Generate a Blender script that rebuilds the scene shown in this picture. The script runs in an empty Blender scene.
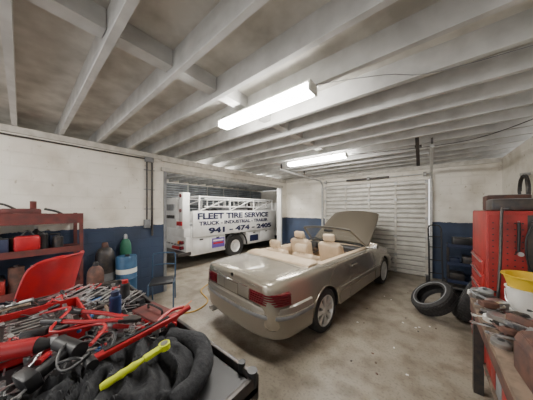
import bpy, bmesh, math, random
from mathutils import Vector, Matrix, noise
from mathutils.bvhtree import BVHTree
R=random.Random(7)
rad=math.radians

# ---------------------------------------------------------------- materials
_m={}
def mat(name,col,rough=.6,metal=0.,col2=None,scale=6.,bump=0.,emis=0.,coat=0.,alpha=1.,detail=4.,lo=.35,hi=.65):
    if name in _m: return _m[name]
    m=bpy.data.materials.new(name); m.use_nodes=True
    nt=m.node_tree; b=nt.nodes['Principled BSDF']
    b.inputs['Base Color'].default_value=(*col,1); b.inputs['Roughness'].default_value=rough
    b.inputs['Metallic'].default_value=metal
    if coat: b.inputs['Coat Weight'].default_value=coat; b.inputs['Coat Roughness'].default_value=.06
    if alpha<1: b.inputs['Alpha'].default_value=alpha
    if emis:
        b.inputs['Emission Color'].default_value=(*col,1); b.inputs['Emission Strength'].default_value=emis
    if col2 or bump:
        tc=nt.nodes.new('ShaderNodeTexCoord'); n=nt.nodes.new('ShaderNodeTexNoise')
        n.inputs['Scale'].default_value=scale; n.inputs['Detail'].default_value=detail
        nt.links.new(tc.outputs['Object'],n.inputs['Vector'])
        if col2:
            r=nt.nodes.new('ShaderNodeValToRGB'); r.color_ramp.elements[0].position=lo; r.color_ramp.elements[1].position=hi
            r.color_ramp.elements[0].color=(*col2,1); r.color_ramp.elements[1].color=(*col,1)
            nt.links.new(n.outputs['Fac'],r.inputs['Fac']); nt.links.new(r.outputs['Color'],b.inputs['Base Color'])
        if bump:
            bp=nt.nodes.new('ShaderNodeBump'); bp.inputs['Strength'].default_value=bump; bp.inputs['Distance'].default_value=.02
            nt.links.new(n.outputs['Fac'],bp.inputs['Height']); nt.links.new(bp.outputs['Normal'],b.inputs['Normal'])
    _m[name]=m; return m

def wall_paint():
    m=bpy.data.materials.new('wall_paint'); m.use_nodes=True; nt=m.node_tree; b=nt.nodes['Principled BSDF']
    N=nt.nodes.new; L=nt.links.new
    g=N('ShaderNodeNewGeometry'); sep=N('ShaderNodeSeparateXYZ'); L(g.outputs['Position'],sep.inputs[0])
    n1=N('ShaderNodeTexNoise'); n1.inputs['Scale'].default_value=1.6; n1.inputs['Detail'].default_value=8; L(g.outputs['Position'],n1.inputs['Vector'])
    n2=N('ShaderNodeTexNoise'); n2.inputs['Scale'].default_value=14; n2.inputs['Detail'].default_value=6; L(g.outputs['Position'],n2.inputs['Vector'])
    r1=N('ShaderNodeValToRGB'); r1.color_ramp.elements[0].position=.32; r1.color_ramp.elements[1].position=.52
    r1.color_ramp.elements[0].color=(.66,.61,.52,1); r1.color_ramp.elements[1].color=(.88,.84,.76,1); L(n1.outputs['Fac'],r1.inputs['Fac'])
    r2=N('ShaderNodeValToRGB'); r2.color_ramp.elements[0].position=.27; r2.color_ramp.elements[1].position=.35
    r2.color_ramp.elements[0].color=(.62,.58,.5,1); r2.color_ramp.elements[1].color=(1,1,1,1); L(n2.outputs['Fac'],r2.inputs['Fac'])
    mx=N('ShaderNodeMix'); mx.data_type='RGBA'; mx.blend_type='MULTIPLY'; mx.inputs[0].default_value=1
    L(r1.outputs['Color'],mx.inputs[6]); L(r2.outputs['Color'],mx.inputs[7])
    rb=N('ShaderNodeValToRGB'); rb.color_ramp.elements[0].position=.3; rb.color_ramp.elements[1].position=.6
    rb.color_ramp.elements[0].color=(.035,.045,.07,1); rb.color_ramp.elements[1].color=(.045,.07,.13,1); L(n1.outputs['Fac'],rb.inputs['Fac'])
    ma=N('ShaderNodeMath'); ma.operation='MULTIPLY_ADD'; ma.inputs[1].default_value=.05; L(n2.outputs['Fac'],ma.inputs[0]); L(sep.outputs['Z'],ma.inputs[2])
    gt=N('ShaderNodeMath'); gt.operation='GREATER_THAN'; gt.inputs[1].default_value=1.49; L(ma.outputs[0],gt.inputs[0])
    m2=N('ShaderNodeMix'); m2.data_type='RGBA'; L(gt.outputs[0],m2.inputs[0]); L(rb.outputs['Color'],m2.inputs[6]); L(mx.outputs[2],m2.inputs[7])
    L(m2.outputs[2],b.inputs['Base Color']); b.inputs['Roughness'].default_value=.75
    cmb=N('ShaderNodeCombineXYZ'); ad=N('ShaderNodeMath'); ad.operation='ADD'; L(sep.outputs['X'],ad.inputs[0]); L(sep.outputs['Y'],ad.inputs[1])
    L(ad.outputs[0],cmb.inputs[0]); L(sep.outputs['Z'],cmb.inputs[1])
    br=N('ShaderNodeTexBrick'); br.inputs['Scale'].default_value=1; br.inputs['Brick Width'].default_value=.4; br.inputs['Row Height'].default_value=.2
    br.inputs['Mortar Size'].default_value=.008; br.inputs['Color1'].default_value=(1,1,1,1); br.inputs['Color2'].default_value=(1,1,1,1); br.inputs['Mortar'].default_value=(0,0,0,1)
    L(cmb.outputs[0],br.inputs['Vector'])
    bp=N('ShaderNodeBump'); bp.inputs['Strength'].default_value=.7; bp.inputs['Distance'].default_value=.012; L(br.outputs['Color'],bp.inputs['Height'])
    L(bp.outputs['Normal'],b.inputs['Normal'])
    return m
def concrete():
    m=bpy.data.materials.new('concrete_floor'); m.use_nodes=True; nt=m.node_tree; b=nt.nodes['Principled BSDF']
    N=nt.nodes.new; L=nt.links.new
    g=N('ShaderNodeNewGeometry')
    def noi(s,d,lo,hi,c0,c1):
        n=N('ShaderNodeTexNoise'); n.inputs['Scale'].default_value=s; n.inputs['Detail'].default_value=d; L(g.outputs['Position'],n.inputs['Vector'])
        r=N('ShaderNodeValToRGB'); r.color_ramp.elements[0].position=lo; r.color_ramp.elements[1].position=hi
        r.color_ramp.elements[0].color=(*c0,1); r.color_ramp.elements[1].color=(*c1,1); L(n.outputs['Fac'],r.inputs['Fac']); return n,r
    _,a=noi(.9,6,.3,.7,(.22,.19,.15),(.41,.365,.295))
    _,c=noi(4,9,.36,.56,(.55,.51,.47),(1,1,1))
    n3,d=noi(40,4,.32,.48,(.6,.6,.6),(1,1,1))
    x=N('ShaderNodeMix'); x.data_type='RGBA'; x.blend_type='MULTIPLY'; x.inputs[0].default_value=.8; L(a.outputs[0],x.inputs[6]); L(c.outputs[0],x.inputs[7])
    y=N('ShaderNodeMix'); y.data_type='RGBA'; y.blend_type='MULTIPLY'; y.inputs[0].default_value=.7; L(x.outputs[2],y.inputs[6]); L(d.outputs[0],y.inputs[7])
    L(y.outputs[2],b.inputs['Base Color']); b.inputs['Roughness'].default_value=.42
    bp=N('ShaderNodeBump'); bp.inputs['Strength'].default_value=.15; bp.inputs['Distance'].default_value=.01; L(n3.outputs['Fac'],bp.inputs['Height']); L(bp.outputs['Normal'],b.inputs['Normal'])
    return m
WALL=wall_paint(); CONC=concrete()
JOIST=mat('painted_joist',(.62,.62,.61),.7,col2=(.48,.48,.47),scale=5,bump=.2)
DECK=mat('ceiling_deck',(.66,.64,.59),.8,col2=(.42,.40,.36),scale=3.5,bump=.2,detail=8)
WOODW=mat('painted_wood',(.66,.63,.57),.7,col2=(.48,.45,.40),scale=9)
DOORM=mat('door_white_metal',(.66,.64,.59),.45,.15,col2=(.50,.48,.44),scale=4,detail=8)
DOORG=mat('door_shadow_groove',(.36,.345,.315),.6,col2=(.24,.23,.21),scale=6)  # shadow lines between the door ribs, painted as a darker groove colour
GALV=mat('galvanised',(.5,.5,.49),.4,.4,col2=(.36,.36,.35),scale=20)
STEEL=mat('steel',(.60,.60,.61),.28,.9)
ALLOY=mat('wheel_alloy',(.66,.66,.65),.3,.6)
DSTEEL=mat('dark_steel',(.06,.06,.065),.45,.6,col2=(.10,.085,.075),scale=20)
BLACK=mat('black_plastic',(.018,.018,.02),.45)
RUB=mat('rubber',(.022,.022,.024),.8,col2=(.04,.038,.036),scale=30)
RED=mat('red_paint',(.46,.012,.018),.4,col2=(.33,.012,.018),scale=10)
REDC=mat('red_cabinet_paint',(.40,.028,.026),.45,col2=(.26,.025,.022),scale=6)
REDD=mat('red_worn',(.15,.032,.028),.6,col2=(.075,.025,.023),scale=9)
BLUE=mat('blue_plastic',(.02,.10,.28),.4)
NAVY=mat('navy_metal',(.02,.03,.07),.5)
YEL=mat('yellow_plastic',(.70,.47,.03),.4)
LIME=mat('lime_plastic',(.66,.76,.03),.4)
GREEN=mat('green_paint',(.035,.17,.10),.5)
ORNG=mat('orange_plastic',(.75,.16,.03),.5)
WHT=mat('white_paint',(.82,.82,.81),.4,col2=(.70,.69,.67),scale=3)
WHTP=mat('white_plastic',(.75,.74,.70),.5)
BROWN=mat('rusty_brown',(.15,.07,.05),.7,col2=(.07,.04,.035),scale=14)
WOOD=mat('worn_wood',(.24,.17,.12),.7,col2=(.11,.08,.06),scale=12)
CLOTH=mat('black_cloth',(.016,.017,.02),.9,col2=(.03,.031,.035),scale=60,bump=.3)
GREY=mat('grey_paint',(.26,.27,.28),.5,col2=(.18,.18,.19),scale=8)
LENS=mat('lamp_diffuser',(1,.965,.90),.5,emis=90)
NAVT=mat('navy_lettering',(.008,.012,.05),.5)
PURP=mat('decal_purple',(.12,.08,.35),.5)
AMB=mat('amber_lens',(.7,.25,.03),.3)
PAPER=mat('paper',(.8,.8,.78),.8)

# ---------------------------------------------------------------- builder
def catmull(P,n=6,closed=False):
    P=[Vector(p) for p in P]
    if len(P)<3: return P
    out=[]; k=len(P); rng=range(k if closed else k-1)
    for i in rng:
        p0=P[(i-1)%k] if closed or i>0 else P[0]; p1=P[i]; p2=P[(i+1)%k]; p3=P[(i+2)%k] if closed or i<k-2 else P[-1]
        for j in range(n):
            t=j/n
            out.append(.5*((2*p1)+(p2-p0)*t+(2*p0-5*p1+4*p2-p3)*t*t+(3*p1-p0-3*p2+p3)*t**3))
    if not closed: out.append(P[-1])
    return out
def T(x=0,y=0,z=0,rz=0,rx=0,ry=0,s=1):
    return Matrix.Translation((x,y,z))@Matrix.Rotation(rad(rz),4,'Z')@Matrix.Rotation(rad(ry),4,'Y')@Matrix.Rotation(rad(rx),4,'X')@Matrix.Scale(s,4)
class Obj:
    def __init__(s,name): s.name=name; s.bm=bmesh.new(); s.mats=[]; s.M=Matrix()
    def idx(s,m):
        if m not in s.mats: s.mats.append(m)
        return s.mats.index(m)
    def add(s,tmp,m,M=None):
        if M is not None: tmp.transform(M)
        tmp.transform(s.M)
        bmesh.ops.recalc_face_normals(tmp,faces=tmp.faces)
        i=s.idx(m)
        for f in tmp.faces: f.material_index=i; f.smooth=True
        me=bpy.data.meshes.new('t'); tmp.to_mesh(me); tmp.free(); s.bm.from_mesh(me); bpy.data.meshes.remove(me)
    def box(s,c,d,m,M=None,bev=0,seg=2,rz=0,rx=0,ry=0):
        b=bmesh.new(); bmesh.ops.create_cube(b,size=1); b.transform(Matrix.Diagonal((*d,1)))
        if bev: bmesh.ops.bevel(b,geom=b.edges[:],offset=min(bev,min(d)*.49),segments=seg,affect='EDGES',profile=.5)
        X=T(*c,rz=rz,rx=rx,ry=ry); s.add(b,m,(M@X) if M is not None else X)
    def b2(s,lo,hi,m,bev=0,M=None):
        s.box([(a+b)/2 for a,b in zip(lo,hi)],[abs(b-a) for a,b in zip(lo,hi)],m,M,bev)
    def cyl(s,p1,p2,r,m,r2=None,seg=20,M=None):
        p1=Vector(p1);p2=Vector(p2);d=p2-p1
        b=bmesh.new(); bmesh.ops.create_cone(b,cap_ends=True,segments=seg,radius1=r,radius2=r if r2 is None else r2,depth=d.length)
        X=Matrix.Translation((p1+p2)/2)@d.to_track_quat('Z','Y').to_matrix().to_4x4()
        s.add(b,m,(M@X) if M is not None else X)
    def lathe(s,prof,m,M=None,seg=32):
        b=bmesh.new(); rings=[]
        for r,z in prof:
            rings.append([b.verts.new((r*math.cos(2*math.pi*i/seg),r*math.sin(2*math.pi*i/seg),z)) for i in range(seg)])
        for a,c in zip(rings,rings[1:]):
            for i in range(seg): b.faces.new((a[i],a[(i+1)%seg],c[(i+1)%seg],c[i]))
        bmesh.ops.remove_doubles(b,verts=b.verts,dist=1e-5)
        s.add(b,m,M)
    def loft(s,rings,m,closed=True,caps=True,M=None):
        b=bmesh.new(); V=[[b.verts.new(p) for p in r] for r in rings]; n=len(V[0])
        for a,c in zip(V,V[1:]):
            for i in range(n if closed else n-1): b.faces.new((a[i],a[(i+1)%n],c[(i+1)%n],c[i]))
        if caps and closed: b.faces.new(V[0]); b.faces.new(V[-1][::-1])
        s.add(b,m,M)
    def tube(s,P,r,m,n=5,seg=8,closed=False,M=None,smooth=True):
        P=catmull(P,n,closed) if smooth else [Vector(p) for p in P]
        k=len(P); rings=[]; up=None
        for i in range(k):
            a=P[(i-1)%k] if closed or i>0 else P[0]; c=P[(i+1)%k] if closed or i<k-1 else P[-1]
            t=(c-a).normalized() if (c-a).length>1e-9 else Vector((1,0,0))
            if up is None: up=Vector((0,0,1)) if abs(t.z)<.9 else Vector((1,0,0))
            u=(up-t*up.dot(t)).normalized(); w=t.cross(u); up=u
            rr=r(i/(k-1)) if callable(r) else r
            rings.append([P[i]+rr*(u*math.cos(2*math.pi*j/seg)+w*math.sin(2*math.pi*j/seg)) for j in range(seg)])
        if closed: rings.append(rings[0])
        s.loft(rings,m,True,not closed,M)
    def prism(s,pts,h,m,M=None,bev=0):
        b=bmesh.new(); v=[b.verts.new((x,y,-h/2)) for x,y in pts]; f=b.faces.new(v)
        r=bmesh.ops.extrude_face_region(b,geom=[f]); bmesh.ops.translate(b,verts=[e for e in r['geom'] if isinstance(e,bmesh.types.BMVert)],vec=(0,0,h))
        if bev: bmesh.ops.bevel(b,geom=b.edges[:],offset=bev,segments=2,affect='EDGES')
        s.add(b,m,M)
    def text(s,txt,w,h,m,M,off=.03):
        c=bpy.data.curves.new('txt','FONT'); c.body=txt; c.extrude=.01; c.offset=off; o=bpy.data.objects.new('txt',c); bpy.context.collection.objects.link(o)
        dg=bpy.context.evaluated_depsgraph_get(); me=bpy.data.meshes.new_from_object(o.evaluated_get(dg))
        b=bmesh.new(); b.from_mesh(me); bpy.data.objects.remove(o); bpy.data.curves.remove(c); bpy.data.meshes.remove(me)
        xs=[v.co.x for v in b.verts]; ys=[v.co.y for v in b.verts]
        b.transform(Matrix.Diagonal((w/(max(xs)-min(xs)),h/(max(ys)-min(ys)),.3,1))@Matrix.Translation((-(max(xs)+min(xs))/2,-(max(ys)+min(ys))/2,0)))
        s.add(b,m,M)
    def done(s,parent=None,ang=38,M=None):
        me=bpy.data.meshes.new(s.name); s.bm.to_mesh(me); s.bm.free()
        for m in s.mats: me.materials.append(m)
        me.set_sharp_from_angle(angle=rad(ang))
        o=bpy.data.objects.new(s.name,me); bpy.context.collection.objects.link(o)
        if parent: o.parent=parent
        if M is not None: o.matrix_world=M
        return o

# ---------------------------------------------------------------- room
XL,XR,YB,H=-4.5,1.26,6.8,2.95
o=Obj('floor'); o.b2((-8.6,-3,-.1),(XR+.15,10.15,0),CONC); o.done()
o=Obj('ceiling'); o.b2((-8.6,-3,H+.20),(XR+.15,10.15,H+.28),DECK); o.done()
o=Obj('ceiling_joists')
y=-2.76
while y<10:
    o.b2((-8.6,y-.024,H),(XR+.1,y+.024,H+.2),JOIST); y+=.45
for x in (-1.75,):
    y=-2.73
    while y<9.6:
        o.b2((x-.06,y,H+.06),(x+.06,y+.39,H+.199),JOIST); y+=.45
o.done()
o=Obj('wall_left')
o.b2((XL-.15,-3,0),(XL,1.98,H),WALL); o.b2((XL-.15,1.98,2.64),(XL,6.42,H),WALL); o.b2((XL-.15,6.42,0),(XL,10,H),WALL); o.done()
o=Obj('wall_back')
o.b2((XL,YB,0),(-2.88,YB+.15,H),WALL); o.b2((-2.88,YB,2.6),(0,YB+.15,H),WALL); o.b2((0,YB,0),(XR+.15,YB+.15,H),WALL); o.done()
o=Obj('wall_right'); o.b2((XR,-3,0),(XR+.15,YB,H),WALL); o.done()
o=Obj('wall_neighbour_bay_side'); o.b2((-8.75,-3,0),(-8.6,10.15,H+.2),WALL); o.done()
o=Obj('wall_neighbour_bay_back'); o.b2((-8.6,10,0),(XL,10.15,H),WALL); o.done()
o=Obj('trim_top_plate')
o.b2((XL+.002,-3,H-.09),(XL+.05,1.9,H-.002),WOODW); o.b2((XL+.002,1.9,2.62),(XL+.07,6.45,2.70),WOODW); o.b2((XL+.002,1.9,H-.12),(XL+.06,6.7,H-.002),WOODW)
o.b2((XL+.06,YB-.05,H-.1),(XR-.02,YB-.002,H-.002),WOODW); o.done()
o=Obj('trim_opening'); o.b2((XL-.17,1.96,0),(XL+.02,2.02,2.62),GREY); o.b2((XL-.17,6.38,0),(XL+.02,6.46,2.62),WHT); o.done()
def sect_door(name,w,h,rows,M,m,stiles=4,sm=None,gm=None):
    o=Obj(name); sm=sm or GALV; gm=gm or DSTEEL; n=rows*2; rh=h/n
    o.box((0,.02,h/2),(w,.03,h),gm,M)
    for i in range(n):
        z=i*rh; d=.028
        o.loft([[Vector((sx*w/2,.005,z+.012)),Vector((sx*w/2,-d,z+.032)),Vector((sx*w/2,-d,z+rh-.026)),Vector((sx*w/2,.005,z+rh-.006))] for sx in (-1,1)],m,M=M)
    for k in range(stiles+1):
        x=-w/2+.04+k*(w-.08)/stiles; o.box((x,-.04,h/2),(.05,.025,h-.02),sm,M)
    for i in range(0,rows+1,2):
        for k in range(stiles+1):
            x=-w/2+.04+k*(w-.08)/stiles; o.box((x,-.058,min(max(i*rh*2,.06),h-.06)),(.07,.012,.08),GALV,M)
    return o
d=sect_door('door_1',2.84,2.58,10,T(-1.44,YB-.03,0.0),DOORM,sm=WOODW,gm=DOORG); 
d.done()
o=Obj('garage_door_track')
for x in (-2.93,.03):
    o.box((x,YB-.08,1.27),(.05,.06,2.54),GALV)
    o.tube([(x,YB-.08,2.5),(x,YB-.1,2.64),(x,YB-.22,2.74),(x,YB-.5,2.77),(x,4.1,2.8)],.028,GALV,smooth=True)
    for yy in (4.2,5.4): o.box((x,yy,2.875),(.03,.04,.15),DSTEEL)
o.cyl((-2.9,YB-.1,2.72),(0,YB-.1,2.72),.014,STEEL); o.cyl((-2.1,YB-.1,2.72),(-.9,YB-.1,2.72),.032,DSTEEL)
for x in (-2.8,-1.45,-.1): o.cyl((x-.03,YB-.1,2.72),(x+.03,YB-.1,2.72),.06,GALV)
o.done()
o=Obj('ceiling_bracket'); o.box((-.16,4.35,2.80),(.05,.06,.62),DSTEEL,rx=52); o.box((-.16,4.57,2.935),(.1,.12,.03),DSTEEL); o.done()
d=sect_door('door_2',8.2,2.9,14,T(-8.55,5.8,0,rz=90),mat('dark_shutter',(.34,.37,.40),.5,col2=(.2,.22,.24),scale=3),8); d.done()

def lamp(M,L=1.3):
    o=Obj('fluorescent_light'); o.box((0,0,-.012),(L,.14,.022),WHTP,M,bev=.006)
    o.box((0,0,-.062),(L-.04,.15,.075),LENS,M,bev=.022,seg=3)
    for s in (-1,1): o.box((s*(L/2-.01),0,-.058),(.02,.16,.08),WHTP,M,bev=.005)
    o.done()
lamp(T(-1.46,1.67,H)); lamp(T(-2.0,4.18,H),1.4); lamp(T(-4.98,3.3,H,rz=90),1.3); lamp(T(-4.98,5.4,H,rz=90),1.3); lamp(T(-3.0,-1.6,H),1.3)  # the two in the neighbouring bay are unseen, added to brighten the truck
o=Obj('ceiling_cable')
o.tube([(-.78,1.72,H-.008),(-.3,1.95,H-.008),(.1,2.2,H-.008),(XR-.02,2.3,H-.008)],.003,GREY)
o.tube([(-1.25,4.3,H-.008),(-.9,4.5,H-.008),(.5,4.6,H-.03),(XR-.03,3.7,H-.008)],.006,DSTEEL)
o.tube([(-4.4,-.3,H-.008),(-3.6,-.25,H-.008),(-2.8,-.5,H-.008)],.005,BLACK); o.done()
o=Obj('wall_conduit')
o.cyl((XL+.03,1.62,1.5),(XL+.03,1.62,H-.1),.017,DSTEEL); o.cyl((XL+.03,1.72,1.25),(XL+.03,1.72,H-.1),.02,DSTEEL)
o.box((XL+.04,1.62,1.5),(.07,.11,.17),GREY,bev=.008); o.box((XL+.04,1.66,H-.14),(.07,.16,.1),GREY,bev=.008)
for z in (1.8,2.2,2.6): o.box((XL+.02,1.67,z),(.02,.2,.02),GALV)
o.cyl((XL+.03,-.6,2.82),(XL+.03,1.62,2.82),.013,DSTEEL); o.done()

# ---------------------------------------------------------------- car
PAINT=mat('champagne_paint',(.43,.39,.32),.25,.65,coat=.8)
PAINT2=mat('champagne_cladding',(.29,.265,.225),.36,.5,coat=.3)
TAN=mat('cream_leather',(.64,.50,.35),.55,col2=(.54,.42,.29),scale=6)
TAIL=mat('tail_lens',(.13,.007,.014),.2,coat=.5)
CHR=mat('chrome',(.7,.7,.7),.12,1.)
GLASS=mat('car_glass',(.35,.42,.42),.05,alpha=.25)
car=bpy.data.objects.new('convertible_car',None); bpy.context.collection.objects.link(car)
car.location=(-2.02,2.92,0); car.rotation_euler=(0,0,math.atan2(.993,.119))
ST=[(-1.062,.63,.56,.83,.01,.46),(-1.056,.715,.625,.885,.02,.39),(-1.015,.785,.68,.925,.025,.35),(-.9,.828,.71,.94,.03,.32),(-.6,.858,.735,.95,.035,.28),(-.3,.866,.745,.957,.035,.26),(0,.872,.755,.96,.03,.25),
(.4,.875,.765,.96,.03,.24),(1.2,.878,.775,.955,.03,.23),(2.0,.876,.77,.945,.04,.23),(2.4,.872,.76,.92,.045,.24),(2.8,.865,.745,.88,.045,.25),(3.2,.845,.73,.83,.04,.28),(3.4,.81,.69,.795,.03,.3),(3.48,.76,.64,.75,.02,.34)]
rings=[]
for x,wm,wt,zt,cr,zb in ST:
    h=[(0,zb),(wm*.75,zb),(wm-.04,zb+.01),(wm-.005,zb+.07),(wm,.45),(wm,.60),(wm-.004,.625),(wt+(wm-wt)*.72,zt-.16),(wt+.055,zt-.055),(wt+.022,zt-.015),(wt-.02,zt+.003),(wt*.55,zt+cr*.75),(0,zt+cr)]
    rings.append([Vector((x,-a,b)) for a,b in h]+[Vector((x,a,b)) for a,b in h[-2:0:-1]])
def quick(bm,mats,name):
    me=bpy.data.meshes.new(name); bmesh.ops.recalc_face_normals(bm,faces=bm.faces); bm.to_mesh(me); bm.free()
    for m in mats: me.materials.append(m)
    o=bpy.data.objects.new(name,me); bpy.context.collection.objects.link(o); return o
b=bmesh.new(); V=[[b.verts.new(p) for p in r] for r in rings]; n=len(V[0])
for a,c in zip(V,V[1:]):
    for i in range(n): b.faces.new((a[i],a[(i+1)%n],c[(i+1)%n],c[i]))
b.faces.new(V[0]); b.faces.new(V[-1])
body=quick(b,[PAINT],'body')
ms=body.modifiers.new('s','SUBSURF'); ms.levels=2; ms.render_levels=2
cut=[]
def cutter(bm,m):
    c=quick(bm,[m],'cut'); cut.append(c); mo=body.modifiers.new('b','BOOLEAN'); mo.operation='DIFFERENCE'; mo.object=c; mo.solver='EXACT'
    try: mo.material_mode='TRANSFER'
    except: pass
def boxbm(lo,hi,bev):
    b=bmesh.new(); bmesh.ops.create_cube(b,size=1); b.transform(Matrix.Translation([(p+q)/2 for p,q in zip(lo,hi)])@Matrix.Diagonal([q-p for p,q in zip(lo,hi)]+[1]))
    if bev: bmesh.ops.bevel(b,geom=b.edges[:],offset=bev,segments=4,affect='EDGES')
    return b
cutter(boxbm((.02,-.69,.36),(1.98,.69,1.5),.08),TAN)
cutter(boxbm((2.22,-.62,.45),(3.30,.62,1.5),.05),BLACK)
for wx in (0,2.715):
    for s in (-1,1):
        b=bmesh.new(); bmesh.ops.create_cone(b,cap_ends=True,segments=48,radius1=.345,radius2=.345,depth=.4)
        b.transform(Matrix.Translation((wx,s*.82,.325))@Matrix.Rotation(rad(90),4,'X')); cutter(b,BLACK)
dg=bpy.context.evaluated_depsgraph_get(); me=bpy.data.meshes.new_from_object(body.evaluated_get(dg))
body.modifiers.clear(); body.data=me
for c in cut: bpy.data.objects.remove(c)
for p in me.polygons: p.use_smooth=True
me.set_sharp_from_angle(angle=rad(35)); body.parent=car
bmx=bmesh.new(); bmx.from_mesh(me); bvh=BVHTree.FromBMesh(bmx)
def side(x,z,s=-1,off=.0):
    h=bvh.ray_cast(Vector((x,s*1.5,z)),Vector((0,-s,0)))
    return h[0]+Vector((0,s*off,0)) if h[0] else Vector((x,s*.87,z))
def top(x,y,off=0):
    h=bvh.ray_cast(Vector((x,y,2)),Vector((0,0,-1))); return h[0]+Vector((0,0,off)) if h[0] else Vector((x,y,.95))
def rear(y,z,off=0):
    h=bvh.ray_cast(Vector((-2,y,z)),Vector((1,0,0))); return h[0]+Vector((-off,0,0)) if h[0] else Vector((-1.0,y,z))
o=Obj('panel_gaps')
for s in (-1,1):
    for x in (.78,2.02):
        o.tube([side(x+(.06 if z>.75 and x<1 else 0)*((z-.75)/.2),z,s) for z in (.30,.38,.5,.6,.7,.78,.86,.92)],.0035,BLACK,smooth=False,seg=6)
    o.tube([side(x,.285,s) for x in (.45,1.0,1.5,2.0,2.3)],.0035,BLACK,smooth=False,seg=6)
    o.tube([top(x,s*.66) for x in (-.98,-.9,-.7,-.5,-.36)],.0035,BLACK,smooth=False,seg=6)
    o.tube([rear(s*.60,z) for z in (.87,.84,.80)],.0035,BLACK,smooth=False,seg=6)
    for wx in (0,2.715):
        o.tube([side(wx+.352*math.cos(a),.325+.352*math.sin(a),s,.001) for a in [math.pi*(-.02+1.04*i/20) for i in range(21)]],.009,PAINT,smooth=False,seg=8)
o.tube([top(-.36,y*.11) for y in range(-6,7)],.0035,BLACK,smooth=False,seg=6)
o.tube([rear(y*.10,.645) for y in range(-6,7)],.004,BLACK,smooth=False,seg=6)
o.done(car)
def outline(P,n=6): return catmull([Vector((x,y,0)) for x,y in P],n)
def band(o,P,prof,m,mirror=False):
    pts=outline(P); k=len(pts); rings=[]
    for i,p in enumerate(pts):
        a=pts[max(i-1,0)]; c=pts[min(i+1,k-1)]; t=(c-a).normalized(); nrm=Vector((t.y,-t.x,0))
        rings.append([Vector((p.x,p.y,z))+nrm*of for z,of in prof])
    o.loft(rings,m,True,True)
half=[(-1.112,0),(-1.105,.32),(-1.075,.56),(-1.0,.745),(-.87,.842),(-.68,.875),(-.40,.885)]
full=[(x,-y) for x,y in half[:0:-1]]+half
full=full[::-1]
o=Obj('rear_bumper')
def bandO(o,P,prof,m):
    pts=outline(P); mid=len(pts)//2; t=pts[mid+1]-pts[mid-1]
    c=Vector((1.2,0,0)); nrm=Vector((t.y,-t.x,0))
    if nrm.dot(pts[mid]-c)<0: P=P[::-1]
    band(o,P,prof,m)
bandO(o,full,[(.27,-.12),(.27,-.03),(.30,-.005),(.36,.0),(.50,.012),(.60,.012),(.635,.0),(.645,-.02),(.645,-.12)],PAINT2)
bandO(o,full,[(.51,.0),(.51,.018),(.52,.024),(.55,.024),(.56,.018),(.56,.0)],GREY)
bandO(o,full,[(.562,.0),(.562,.022),(.574,.022),(.574,.0)],CHR)
o.cyl((-1.12,.45,.25),(-.85,.45,.26),.028,STEEL); o.cyl((-1.12,.52,.25),(-.85,.52,.26),.028,STEEL)
o.done(car)
o=Obj('front_bumper')
hf=[(3.57,0),(3.56,.35),(3.53,.60),(3.46,.76),(3.34,.85),(3.15,.88)]; ff=[(x,-y) for x,y in hf[:0:-1]]+hf
bandO(o,ff,[(.25,-.14),(.25,-.03),(.29,0),(.45,.012),(.56,.012),(.60,0),(.60,-.14)],PAINT2); bandO(o,ff,[(.49,0),(.49,.024),(.54,.024),(.54,0)],BLACK)
o.done(car)
o=Obj('tail_lights')
for s in (-1,1):
    P=[(-1.066,s*.40),(-1.062,s*.56),(-1.045,s*.665),(-1.0,s*.75),(-.92,s*.805),(-.80,s*.842)]
    prof=[(.665,-.06),(.665,.010)]
    for i in range(5):
        z=.668+i*.027; prof+=[(z,.014),(z+.016,.014),(z+.019,.004),(z+.024,.004)]
    prof+=[(.803,.010),(.803,-.06)]
    bandO(o,P,prof,TAIL)
o.done(car)
o=Obj('licence_plate')
o.box((-1.068,0,.735),(.02,.76,.15),PAINT2,bev=.008); o.box((-1.079,0,.73),(.006,.34,.155),PAINT,bev=.003); o.box((-1.083,0,.73),(.003,.31,.13),PAINT2)
o.box((-1.078,0,.822),(.02,.72,.012),CHR,bev=.004); o.cyl((-1.04,0,.885),(-1.06,0,.885),.028,CHR)
TX=Matrix(((0,0,-1,0),(-1,0,0,0),(0,1,0,0),(0,0,0,1)))
o.text('E320',.15,.024,CHR,Matrix.Translation((-1.062,.50,.855))@TX,0); o.text('CABRIOLET',.19,.02,CHR,Matrix.Translation((-1.062,-.46,.855))@TX,0); o.done(car)
o=Obj('side_trim')
for s in (-1,1):
    for x0,x1 in ((.40,.77),(.80,2.0),(2.04,2.33)):
        P=[side(x0+(x1-x0)*i/6,.53,s,.004) for i in range(7)]
        o.loft([[p+Vector((0,s*a,z)) for a,z in ((-.01,-.03),(.012,-.026),(.016,0),(.012,.026),(-.01,.03))] for p in P],PAINT2)
        o.loft([[p+Vector((0,s*a,z)) for a,z in ((.0,.026),(.016,.027),(.016,.034),(.0,.036))] for p in P],CHR)
        P=[side(x0+(x1-x0)*i/6,.40,s,.0) for i in range(7)]
        o.loft([[p+Vector((0,s*a,z)) for a,z in ((-.01,-.12),(.006,-.11),(.008,.08),(-.01,.095))] for p in P],PAINT2)
    P=[side(.05+1.9*i/10,.93,s,.0) for i in range(11)]
    o.tube(P,.007,CHR,smooth=False)
    p=side(.98,.80,s,.02); o.box(p,(.19,.025,.03),PAINT,bev=.01); o.box(side(1.0,.80,s,.004),(.22,.01,.055),BLACK,bev=.004)
o.done(car)
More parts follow.
